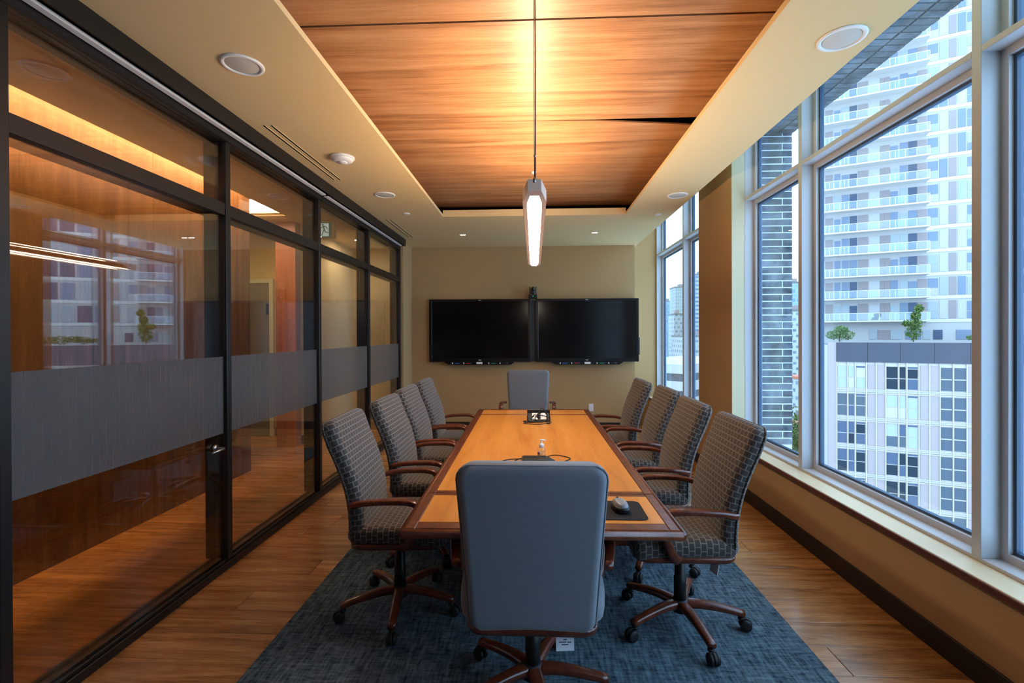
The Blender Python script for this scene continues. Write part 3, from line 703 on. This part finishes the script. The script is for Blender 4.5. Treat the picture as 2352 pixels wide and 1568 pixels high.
for k, P in enumerate(([(-.005, .0, .06), (.02, .01, .10), (.05, .0, .09), (.07, -.02, .04), (.05, -.06, .01), (.0, -.075, .004), (-.06, -.075, .004), (-.11, -.06, .004), (-.125, -.03, .004), (-.10, -.01, .004)],
                       [(.0, -.01, .05), (-.03, -.02, .06), (-.06, -.03, .03), (-.08, -.06, .004), (-.12, -.11, .004), (-.10, -.13, .004), (-.03, -.16, .004), (.02, -.15, .004), (.065, -.125, .004)],
                       [(.01, .02, .06), (.05, .0, .07), (.075, -.03, .03), (.05, -.05, .012), (-.01, -.055, .010), (-.03, -.03, .03), (.0, .0, .05)],
                       [(-.06, -.02, .03), (-.03, -.04, .05), (.02, -.04, .055), (.06, -.02, .04), (.07, .0, .03)])):
    cable('cable', P, .0032, b2)
MB().box(.062, .092, -.133, -.117, .0, .012, .003).build('connector', MT['rubber'], b2)
MB().box(-.085, -.035, -.085, -.06, 0, .022, .008).build('adapter', MT['rubber'], b2)
tag(MB().lathe([(.004, 0), (.006, .003), (.003, .006)], 10, (.135, 3.86, ZT)).build('plastic_crumb', MT['rubber']), 'tiny dark plastic crumb lying right of the open power box', 'crumb')

# ============================================================ SCREENS
def display(x0, x1, label, side):
    zc = 1.038
    r = empty('wall_display', ((x0+x1)/2, YB, 1.038), label=label, cat='screen', group='interactive displays on the end wall')
    hw = (x1-x0)/2; hh = .945; yf = -.095
    MB().box(-hw+.05, hw-.05, -.055, 0, .06, hh-.06, .01).build('back_housing', MT['plastic'], r)
    f = MB(); q = .042; f.box(-hw, -hw+q, yf, -.05, 0, hh, .003); f.box(hw-q, hw, yf, -.05, 0, hh, .003); f.box(-hw+q, hw-q, yf, -.05, 0, .052, .003); f.box(-hw+q, hw-q, yf, -.05, hh-.036, hh, .003); f.build('bezel', MT['bezel'], r)
    MB().box(-hw+q, hw-q, yf+.006, -.052, .052, hh-.036).build('screen', MT['screen'], r)
    for zz in (.026, hh-.018): MB().box(-.018, .018, yf-.0015, yf, zz-.004, zz+.004).build('logo_mark', MT['white'], r)
    t = MB().poly([(-.54, .004), (.53, .004), (.47, -.040), (-.47, -.040)], yf-.06, -.06, 'y').build('pen_tray', MT['bezel'], r)
    for k, (px, m) in enumerate(((-.345, 'pen_blue'), (-.175, 'pen_red'), (.20, 'pen_green'), (.37, 'pen_black'))):
        MB().tube([(px-.06, yf-.062, -.018), (px+.06, yf-.062, -.018)], .009, 10).build('pen_barrel', MT['plastic'], t)
        MB().box(px-.025, px+.035, yf-.074, yf-.070, -.024, -.012).build('pen_band', MT[m], t)
        MB().lathe([(.011, px-.068), (.011, px-.052)], 12, (0, yf-.064, -.018), 'x').build('pen_cap', MT['white'], t)
    MB().box(-.045, .045, yf-.072, yf-.060, -.031, .0, .003).build('eraser', MT['white'], t)
    return r
d1_ = display(-1.588, -.050, 'left of the two wide black wall screens with its own pen tray', -1)
d2_ = display(.022, 1.558, 'right of the two wide black wall screens, nearer the far window', 1)
MB().box(.772, .786, -.075, -.03, .10, .36, .003).build('side_module', MT['bezel'], d2_)
fs = MB().box(-.0495, .0215, YB-.07, YB-.002, 1.05, 1.965, .002).build('cable_cover', MT['tvgap'])
tag(fs, 'charcoal vertical cover strip between the two wall screens', 'cover strip')
cm = empty('conference_camera', (-.015, YB-.10, 1.9835), label='black video conference camera on top of the screens between them', cat='camera')
MB().box(-.066, .066, -.05, .05, 0, .058, .006).build('base', MT['plastic'], cm)
for sx in (-1, 1): MB().poly([(-.028, .055), (.028, .055), (.026, .16), (.010, .178), (-.010, .178), (-.026, .16)], sx*.044-.007, sx*.044+.007, 'x').build('bracket', MT['plastic'], cm)
MB().box(-.034, .034, -.042, .036, .068, .162, .014).build('head', MT['tvgap'], cm)
MB().lathe([(.022, -.072), (.030, -.066), (.031, -.040)], 24, (0, 0, .142), 'y').build('lens', MT['plastic'], cm)
MB().lathe([(.017, -.0735), (.017, -.0715)], 20, (0, 0, .142), 'y').build('lens_glass', MT['screen'], cm)
MB().lathe([(.0045, -.0525), (.0045, -.049)], 10, (0, 0, .036), 'y').build('status_light', MT['led_green'], cm)
ol = empty('wall_outlet', (.858, YB, .338), label='white power outlet low on the end wall right of the table', cat='outlet')
MB().box(-.036, .036, -.006, 0, -.057, .057, .003).build('plate', MT['white'], ol)
for dz in (-.022, .022): MB().box(-.017, .017, -.0085, -.006, dz-.015, dz+.015, .003).build('socket', MT['paper'], ol)

# ============================================================ CEILING FITTINGS
def speaker(x, y, r, label):
    o = empty('ceiling_speaker', (x, y, HC), label=label, cat='speaker', group='round white ceiling speakers')
    MB().lathe([(r, 0), (r, -.003), (r*.97, -.007), (r*.83, -.009), (r*.79, -.004), (r*.78, .0)], 40).build('rim', MT['white'], o)
    MB().lathe([(r*.785, -.0035), (r*.75, -.005), (.002, -.006)], 40).build('grille', MT['grille'], o)
speaker(-1.431, 2.299, .099, 'round white ceiling speaker on the partition side nearest the camera')
speaker(1.394, 2.223, .099, 'round white ceiling speaker on the window side nearest the camera')
speaker(-1.418, 4.503, .098, 'round white ceiling speaker on the partition side beyond the smoke detector')
speaker(1.386, 4.671, .098, 'round white ceiling speaker on the window side farther from the camera')
sd = empty('smoke_detector', (-1.432, 3.53, HC), label='domed white smoke detector between the two left ceiling speakers', cat='smoke detector')
MB().lathe([(.088, 0), (.088, -.010), (.082, -.016)], 32).build('base', MT['white'], sd); MB().lathe([(.079, -.014), (.076, -.026), (.060, -.036), (.040, -.040)], 32).build('dome', MT['white'], sd); MB().lathe([(.036, -.040), (.034, -.045), (.004, -.046)], 24).build('cap', MT['white'], sd)
for x, y, lab in ((-1.404, 5.214, 'small white sprinkler cover on the ceiling left of the timber panels'), (1.387, 5.401, 'small white sprinkler cover on the ceiling by the far window')):
    o = empty('sprinkler_cover', (x, y, HC), label=lab, cat='sprinkler', group='concealed sprinkler covers')
    MB().lathe([(.040, 0), (.042, -.004), (.040, -.007), (.003, -.008)], 24).build('cover', MT['white'], o)
for x, y, lab in ((-.951, 6.378, 'recessed ceiling downlight at the left above the screens'), (.805, 6.345, 'recessed ceiling downlight at the right above the screens')):
    o = empty('downlight', (x, y, HC), label=lab, cat='downlight', group='recessed downlights in front of the screens')
    MB().lathe([(.055, 0), (.055, -.003), (.047, -.004), (.044, .0)], 28).build('trim_ring', MT['ceiling'], o)
    MB().lathe([(.044, -.0005), (.02, -.0012)], 28).build('baffle', MT['slot'], o)
    for k in (-1, 0, 1): MB().lathe([(.010, -.0022), (.008, -.0042), (.001, -.005)], 14, (k*.024, 0, 0)).build('lamp', MT['downlight'], o)
for y0, y1, lab in ((2.973, 4.05, 'double slot air diffuser in the ceiling nearer the camera'), (5.475, 6.508, 'double slot air diffuser in the ceiling near the far wall')):
    o = empty('slot_diffuser', (-1.69, (y0+y1)/2, HC), label=lab, cat='air diffuser', group='linear slot diffusers along the partition')
    h = (y1-y0)/2
    for dx in (-.0245, .0245): MB().box(dx-.0075, dx+.0075, -h, h, -.0012, .01).build('slot', MT['slot'], o)
    fr = MB()
    for dx in (-.034, -.015, .015, .034): fr.box(dx-.0015, dx+.0015, -h, h, -.003, .0)
    fr.build('frame', MT['ceiling'], o)

# ============================================================ PENDANT
pn = empty('pendant_lamp', (.004, 2.10, 2.086), label='long linear pendant lamp with glowing white underside hanging above the table', cat='pendant lamp')
LEN = 2.37; HT = 2.96-2.086
def coffin(hw, y0, y1, ch, cx): return [(-hw, y0+ch), (-hw+cx, y0), (hw-cx, y0), (hw, y0+ch), (hw, y1-ch), (hw-cx, y1), (-hw+cx, y1), (-hw, y1-ch)]
o1 = coffin(.0565, 0, LEN, .17, .027); i1 = coffin(.036, .075, LEN-.05, .13, .016)
hs = MB()
for z in (0, .052):
    hs.v += [(x, y, z) for x, y in o1]; hs.v += [(x, y, z) for x, y in i1]
for i in range(8):
    j = (i+1) % 8
    hs.face([i, 8+i, 8+j, j]); hs.face([16+i, 16+j, 24+j, 24+i]); hs.face([i, j, 16+j, 16+i]); hs.face([8+i, 24+i, 24+j, 8+j])
hs.build('housing', MT['lamp_housing'], pn)
MB().poly(coffin(.0358, .0755, LEN-.0505, .13, .016), .006, .010).build('diffuser', MT['diffuser'], pn)
up = MB(); up.v += [(-.028, .21, .028), (.028, .21, .028), (0, .21, .064), (-.028, LEN-.19, .028), (.028, LEN-.19, .028), (0, LEN-.19, .064)]
up.face([0, 1, 2]); up.face([3, 5, 4]); up.face([0, 2, 5, 3]); up.face([1, 4, 5, 2]); up.face([0, 3, 4, 1])
up.build('uplight', MT['diffuser_up'], pn)
for sx in (-1, 1): MB().box(sx*.0572-.0006, sx*.0572+.0006, .18, LEN-.18, .008, .034).build('side_strip', MT['lamp_side'], pn)
for yy, cr_ in ((.004, .028), (LEN-.05, .022)):
    MB().tube([(0, yy, .034), (0, yy, HT)], .0022, 6).build('suspension_cable', MT['chrome'], pn)
    MB().tube(bez([(.004, yy, .036), (.0052, yy, .25), (.0058, yy, .5), (.005, yy, HT)], 5), .0030, 6).build('power_cord', MT['lamp_side'], pn)
    MB().lathe([(.004, .034), (.008, .040), (.008, .054), (.003, .062)], 10, (0, yy, 0)).build('cable_gripper', MT['chrome'], pn); MB().lathe([(.004, .15), (.006, .152), (.006, .158), (.004, .16)], 10, (.002, yy, 0)).build('cable_tie', MT['chrome'], pn)
    MB().lathe([(cr_*.8, HT-.0005), (cr_, HT-.004), (cr_, HT-.016), (cr_*.4, HT-.024), (.004, HT-.026)], 24, (0, yy, 0)).build('canopy', MT['white'], pn)

# ============================================================ OUTSIDE
X_ = {}
X_['tw_white'] = plain('tower_white_frame', (175, 167, 162), .7, spec=.2)
X_['tw_slab'] = plain('tower_slab', (201, 192, 185), .7, spec=.2)
X_['tw_grey'] = plain('tower_grey_panel', (145, 130, 127), .7, spec=.2)
X_['tw_soffit'] = plain('tower_soffit', (150, 146, 141), .7, spec=.2)
X_['lb_panel'] = plain('lavender_panel', (156, 137, 133), .7, spec=.2)
X_['lb_line'] = plain('white_mullion', (182, 168, 159), .7, spec=.2)
X_['lb_band'] = plain('spandrel_band', (165, 153, 148), .7, spec=.2)
X_['g_light'] = plain('pane_light', (154, 157, 158), .2, spec=.18)
X_['g_mid'] = plain('pane_mid', (116, 125, 141), .2, spec=.18)
X_['g_dark'] = plain('pane_dark', (73, 82, 100), .2, spec=.18)
X_['g_deep'] = plain('pane_deep', (29, 39, 50), .2, spec=.18)
X_['g_curtain'] = plain('pane_curtain', (175, 168, 165), .2, spec=.18)
X_['g_teal'] = plain('pane_teal', (76, 83, 91), .2, spec=.18)
X_['parapet'] = plain('dark_parapet', (75, 73, 80), .8, vary=.15, bscale=.6, spec=.1)
X_['rail'] = plain('rail_white', (207, 200, 196), .5)
X_['railglass'] = glass('rail_glass', (.90, .96, .99), .10)
X_['leaf'] = plain('leaf_green', (85, 102, 37), .7, vary=.25, bscale=3)
X_['leaf2'] = plain('leaf_pale', (98, 115, 59), .7, vary=.25, bscale=3)
X_['bark'] = plain('bark', (90, 78, 66), .9)
X_['roof'] = plain('roof_gravel', (121, 117, 114), .9)
X_['ground'] = plain('street', (110, 110, 108), .9, vary=.2, bscale=.02)
X_['redroof'] = plain('red_roof', (190, 110, 80), .8)
ro = random.Random(11)

# --- tower with balconies
tw = empty('apartment_tower', (39.234, 66.002, -34), math.atan2(-.4244, .9055), label='tall pale apartment tower with long balconies seen through the big window', cat='building')
Z0 = 34.0
A, B = -1.55, 27.0
def T(name, m, x0, x1, y0, y1, z0, z1): return cube(name, m, tw, x0, x1, y0, y1, z0+Z0, z1+Z0)
T('core', X_['tw_white'], A, B, 1.55, 20, -34, 50.6)
bays = [(.15, 1.01, 'p'), (1.18, 1.86, 'g'), (2.03, 2.81, 'g'), (2.90, 3.70, 'd'), (3.81, 4.90, 'p'), (5.0, 6.13, 'c'), (6.21, 6.60, 'p'), (6.65, 7.23, 'p'), (7.28, 8.06, 'g'), (8.27, 9.08, 'g'), (9.13, 9.99, 'd'), (10.04, 10.98, 'p')]
side = [(11.08, 12.06, 's'), (12.20, 12.97, 'c'), (13.12, 13.83, 'p'), (13.97, 14.72, 'c'), (14.86, 15.7, 's')]
for k in range(16):
    zb = 2.82 + 2.95*k           # underside of the balcony slab of this floor
    T('balcony_slab', X_['tw_slab'], A-.1, 10.96, 0, 1.6, zb, zb+.19)
    T('floor_band', X_['tw_slab'], 10.9, B, 1.48, 1.56, zb-.12, zb+.28)
    # balustrade: rail and posts joined, glass as one panel
    rl = MB(); rl.box(A-.1, 10.96, .03, .08, Z0+zb+1.12, Z0+zb+1.18); rl.box(10.90, 10.95, .03, 1.5, Z0+zb+1.12, Z0+zb+1.18)
    for px in (.0, .45, .96, 1.63, 2.12, 2.56, 3.48, 4.71, 5.86, 6.95, 7.51, 8.51, 9.65, 10.67, 10.93): rl.box(px-.025, px+.025, .035, .075, Z0+zb+.19, Z0+zb+1.12)
    rl.build('balustrade', X_['rail'], tw)
    T('balustrade_glass', X_['railglass'], A-.1, 10.94, .05, .06, zb+.24, zb+1.10)
    for a, b, kind in bays:
        m = X_['tw_grey'] if kind == 'p' else X_['g_curtain'] if kind == 'c' and ro.random() < .7 else X_[ro.choice(('g_mid', 'g_light', 'g_mid') if kind != 'd' else ('g_dark', 'g_mid', 'g_dark'))]
        T('wall_panel' if kind == 'p' else 'window_pane', m, a, b, 1.50, 1.56, zb+.20, zb+2.45 - (.0 if kind == 'p' else ro.choice((0, 0, .25))))
    for a, b, kind in side:
        zt = zb + 2.62
        if kind == 's':
            T('window_pane', X_[ro.choice(('g_mid', 'g_light', 'g_mid'))], a, b, 1.50, 1.56, zb+1.32, zt-.15); T('window_pane', X_[ro.choice(('g_light', 'g_mid', 'g_curtain'))], a, b, 1.50, 1.56, zb+.34, zb+1.22)
        else: T('wall_panel' if kind == 'p' else 'window_pane', X_['tw_grey'] if kind == 'p' else X_[ro.choice(('g_curtain', 'g_light', 'g_mid', 'g_curtain'))], a, b, 1.50, 1.56, zb+.34, zt)
    for q in range(6):
        a = 16.0+q*1.75; T('window_pane', X_[ro.choice(('g_mid', 'g_dark', 'g_light'))], a, a+1.5, 1.50, 1.56, zb+.34, zb+2.5)
for a, b, m in ((5.05, 5.85, 'g_light'), (5.95, 7.2, 'tw_grey'), (7.3, 8.5, 'g_light'), (8.8, 10.4, 'g_mid'), (10.6, 11.3, 'g_light'), (11.6, 12.5, 'g_dark'), (13.8, 15.2, 'g_mid')):
    T('ground_pane', X_[m], a, b, 1.48, 1.56, .55, 1.75)

# --- lower block in front with grid facade
lb = empty('lower_apartment_block', (32.259, 52.374, -34), math.atan2(-.38956, .92100), label='lower grey apartment block with dark parapet and grid windows below the tower', cat='building')
def Lb(name, m, x0, x1, y0, y1, z0, z1): return cube(name, m, lb, x0, x1, y0, y1, z0+Z0, z1+Z0)
Lb('core', X_['lb_line'], -.70, 24, .12, 11.5, -34, .1)
Lb('roof_deck', X_['roof'], -.70, 24, .12, 11.5, .1, .16)
Lb('corner_post', X_['lb_panel'], -.72, .0, .02, .5, -34, .40)
x = .0
while x < 24: Lb('parapet_panel', X_['parapet'], x+.01, min(x+2.72, 24)-.01, -.06, .12, -1.66, .40); x += 2.73
cols = [(.13, .93, 'w'), (1.11, 1.58, 'w'), (1.78, 2.53, 'v'), (2.75, 3.43, 'p'), (3.51, 4.22, 'p'), (4.33, 5.26, 'w'), (5.43, 5.91, 'w'), (6.10, 6.88, 'v'), (7.09, 7.77, 'p'), (7.87, 8.58, 'p'), (8.68, 9.57, 't'), (9.72, 10.62, 't'), (10.72, 11.35, 'p'), (11.5, 12.3, 'w'), (12.45, 13.0, 'w'), (13.2, 14.0, 'v'), (14.2, 14.9, 'p'), (15.0, 15.9, 'w'), (16.1, 17.0, 'w')]
for k in range(6):
    zt, zm, zb = -2.08-2.95*k, -3.30-2.95*k, -4.36-2.95*k
    grp = {}
    for a, b, kind in cols:
        key = int(a // 4.2)
        if key not in grp: grp[key] = ro.choice(('d', 'd', 'l', 'm'))
        st = {'d': ('g_deep', 'g_deep', 'g_dark'), 'l': ('g_curtain', 'g_light', 'g_light'), 'm': ('g_teal', 'g_dark', 'g_light')}[grp[key]]
        if kind == 'p': Lb('wall_panel', X_['lb_panel'], a, b, .06, .13, zb-.02, zt+.15)
        elif kind == 't': Lb('window_pane', X_['g_teal'], a, b, .08, .13, zb, zt); Lb('inner_landing', X_['lb_band'], a, b, .055, .081, zm+.0, zm+.12)
        else:
            top = zt if kind == 'w' else zt-.24
            Lb('window_pane', X_[ro.choice(st)], a, b, .08, .13, zm+.06, top); Lb('window_pane', X_[ro.choice(st)], a, b, .08, .13, zb, zm-.03)
            if kind == 'v': Lb('vent_strip', X_['g_dark'], a, b, .08, .13, zt-.16, zt)
    Lb('spandrel_band', X_['lb_band'], 0, 24, .03, .12, zb-.44, zb-.22)
    Lb('spandrel_line', X_['lb_line'], 0, 24, .0, .12, zb-.20, zb-.12); Lb('spandrel_line', X_['lb_line'], 0, 24, .0, .12, zb-.56, zb-.48)
for a in (.04, 1.02, 1.68, 2.64, 3.47, 4.27, 5.35, 6.0, 6.98, 7.82, 8.63, 9.65, 10.67, 11.42, 12.37, 13.1, 14.1, 14.95, 16.0):
    Lb('mullion_line', X_['lb_line'], a-.045, a+.045, -.02, .12, -19.5, -1.66)

# --- plants on the roof terrace
def foliage(name, parent, m, n, blobs, size, seed):
    r = random.Random(seed); mb = MB()
    for _ in range(n):
        cx, cy, cz, rx, rz = r.choice(blobs)
        while True:
            p = Vector((r.uniform(-1, 1), r.uniform(-1, 1), r.uniform(-1, 1)))
            if p.length < 1: break
        p = Vector((cx+p.x*rx, cy+p.y*rx, cz+p.z*rz))
        a = Vector((r.gauss(0, 1), r.gauss(0, 1), r.gauss(0, 1))).normalized(); b = a.orthogonal().normalized()
        b.rotate(Matrix.Rotation(r.uniform(0, 6.28), 3, a)); s = size*r.uniform(.6, 1.3); c = a.cross(b)
        i = len(mb.v); mb.v += [p-b*s, p+c*s*.5, p+b*s, p-c*s*.5]; mb.face([i, i+1, i+2, i+3])
    return mb.build(name, m, parent)
def tree(name, loc, m, blobs, n, size, trunk, label, cat, seed):
    o = empty(name, loc, label=label, cat=cat)
    foliage('foliage', o, m, n, blobs, size, seed)['kind'] = 'stuff'
    MB().tube(bez(trunk, 4), [.06]*(4*(len(trunk)-1)+1), 6).build('trunk', X_['bark'], o)
tree('young_tree', (41.0, 53.4, .42), X_['leaf'], [(0, 0, 1.0, .75, .8), (.2, 0, 1.9, .6, .6), (.25, 0, 2.8, .45, .5), (-.6, 0, 2.0, .5, .35), (.6, 0, 3.6, .42, .42)], 1700, .13, [(0, 0, 0), (.05, 0, 1), (.2, 0, 2.2), (.3, 0, 3.2)], 'tall thin young tree on the roof terrace below the tower', 'tree', 2)
tree('terrace_shrub', (34.6, 55.6, .42), X_['leaf2'], [(0, 0, .9, 1.1, .8), (.8, 0, .75, .8, .55), (-.8, 0, .8, .7, .5), (.2, 0, 1.4, .7, .45)], 1500, .10, [(0, 0, 0), (0, 0, .7)], 'round feathery shrub at the left of the roof terrace', 'shrub', 3)
tree('terrace_hedge', (46.3, 51.2, .42), X_['leaf2'], [(0, 0, .50, .9, .40), (1.1, 0, .55, .9, .42), (-.9, 0, .45, .7, .3), (2.2, -.4, .5, .9, .5), (3.4, -.8, .5, .9, .5)], 1300, .11, [(0, 0, 0), (0, 0, .4)], 'low wide green shrub at the right of the roof terrace', 'shrub', 4)

# --- street level and skyline
tag(MB().box(-200, 900, 30, 1500, -35, -34).build('street_ground', X_['ground']), 'pale city streets and ground far below the windows', 'ground')
def block(name, loc, rz, w, d, h, m, label, roofm=None, cat='building'):
    o = empty(name, (loc[0], loc[1], -34), rz, label=label, cat=cat, group='distant city buildings')
    MB().box(0, w, 0, d, 0, h).build('facade', m, o); MB().box(-.3, w+.3, -.3, d+.3, h, h+1.0).build('roof', roofm or X_['roof'], o)
    MB().box(w*.3, w*.6, d*.3, d*.6, h+1, h+3.6).build('plant_room', X_['lb_panel'], o)
F = {'a': facade_mat('facade_blue', (160, 168, 170), (110, 138, 150), 3.2, 3.1, .35), 'b': facade_mat('facade_teal', (168, 172, 164), (96, 120, 120), 1.7, 3.0, .55), 'c': facade_mat('facade_lines', (175, 178, 176), (80, 104, 128), 60, 3.0, .9), 'd': facade_mat('facade_white', (178, 178, 174), (104, 112, 120), 3.6, 3.2, .9)}
block('skyline_tower', (137.2, 506.0), 0, 9.5, 20, 68.5, F['a'], 'blue glass skyline tower at the left of the far window')
block('skyline_tower', (124.5, 425.8), 0, 16, 18, 75.5, F['b'], 'tall slim skyline tower with speckled facade in the far window')
block('skyline_tower', (117.5, 355.5), 0, 18, 18, 78, F['c'], 'tall skyline tower with horizontal bands beside the tan pillar')
block('skyline_tower', (172, 330), 0, 14, 18, 69, F['a'], 'pale blue skyline tower seen past the brick edge')
block('mid_rise_block', (122, 392), .1, 13, 16, 44, F['d'], 'white mid rise block below the speckled skyline tower')
block('mid_rise_block', (110, 380), 0, 9, 16, 50, F['d'], 'white mid rise block below the blue glass tower')
block('mid_rise_block', (150, 285), 0, 18, 16, 48, F['d'], 'pale mid rise block seen past the brick edge')
block('mid_rise_block', (92, 300), .05, 30, 20, 33, F['d'], 'long low white block in the far window')
block('low_house', (110, 205), 0, 16, 10, 16, F['d'], 'low building with a red roof seen past the brick edge', X_['redroof'])
block('low_house', (64, 118), 0, 7, 8, 12, F['d'], 'small low building with red roof beyond the street trees', X_['redroof'])
# office block with ribbon windows close below the far window
of = empty('banded_office_block', (29.5, 92.5, -34), math.radians(50), label='white office block with horizontal ribbon windows low in the far window', cat='building')
MB().box(0, 34, .5, 16, 0, 28.5).build('glazing', X_['g_teal'], of)
for k in range(9): MB().box(-.4, 34.4, 0, 16.4, 1.2+3.3*k, 3.0+3.3*k).build('spandrel', X_['tw_slab'], of)
for k, (x, y, s) in enumerate(((58.5, 104, 5.5), (61, 112, 6.5), (57, 96, 5.0))):
    tree('street_tree', (x, y, -34), X_['leaf'], [(0, 0, 7+s, s*.6, s*.8), (s*.3, 0, 5+s, s*.5, s*.6), (-s*.3, 0, 5+s, s*.5, s*.6)], 900, .5, [(0, 0, 0), (0, 0, 9)], ('street tree beyond the brick edge nearest the window', 'taller street tree farthest behind the brick edge', 'small street tree low beside the brick edge')[k], 'tree', 20+k)
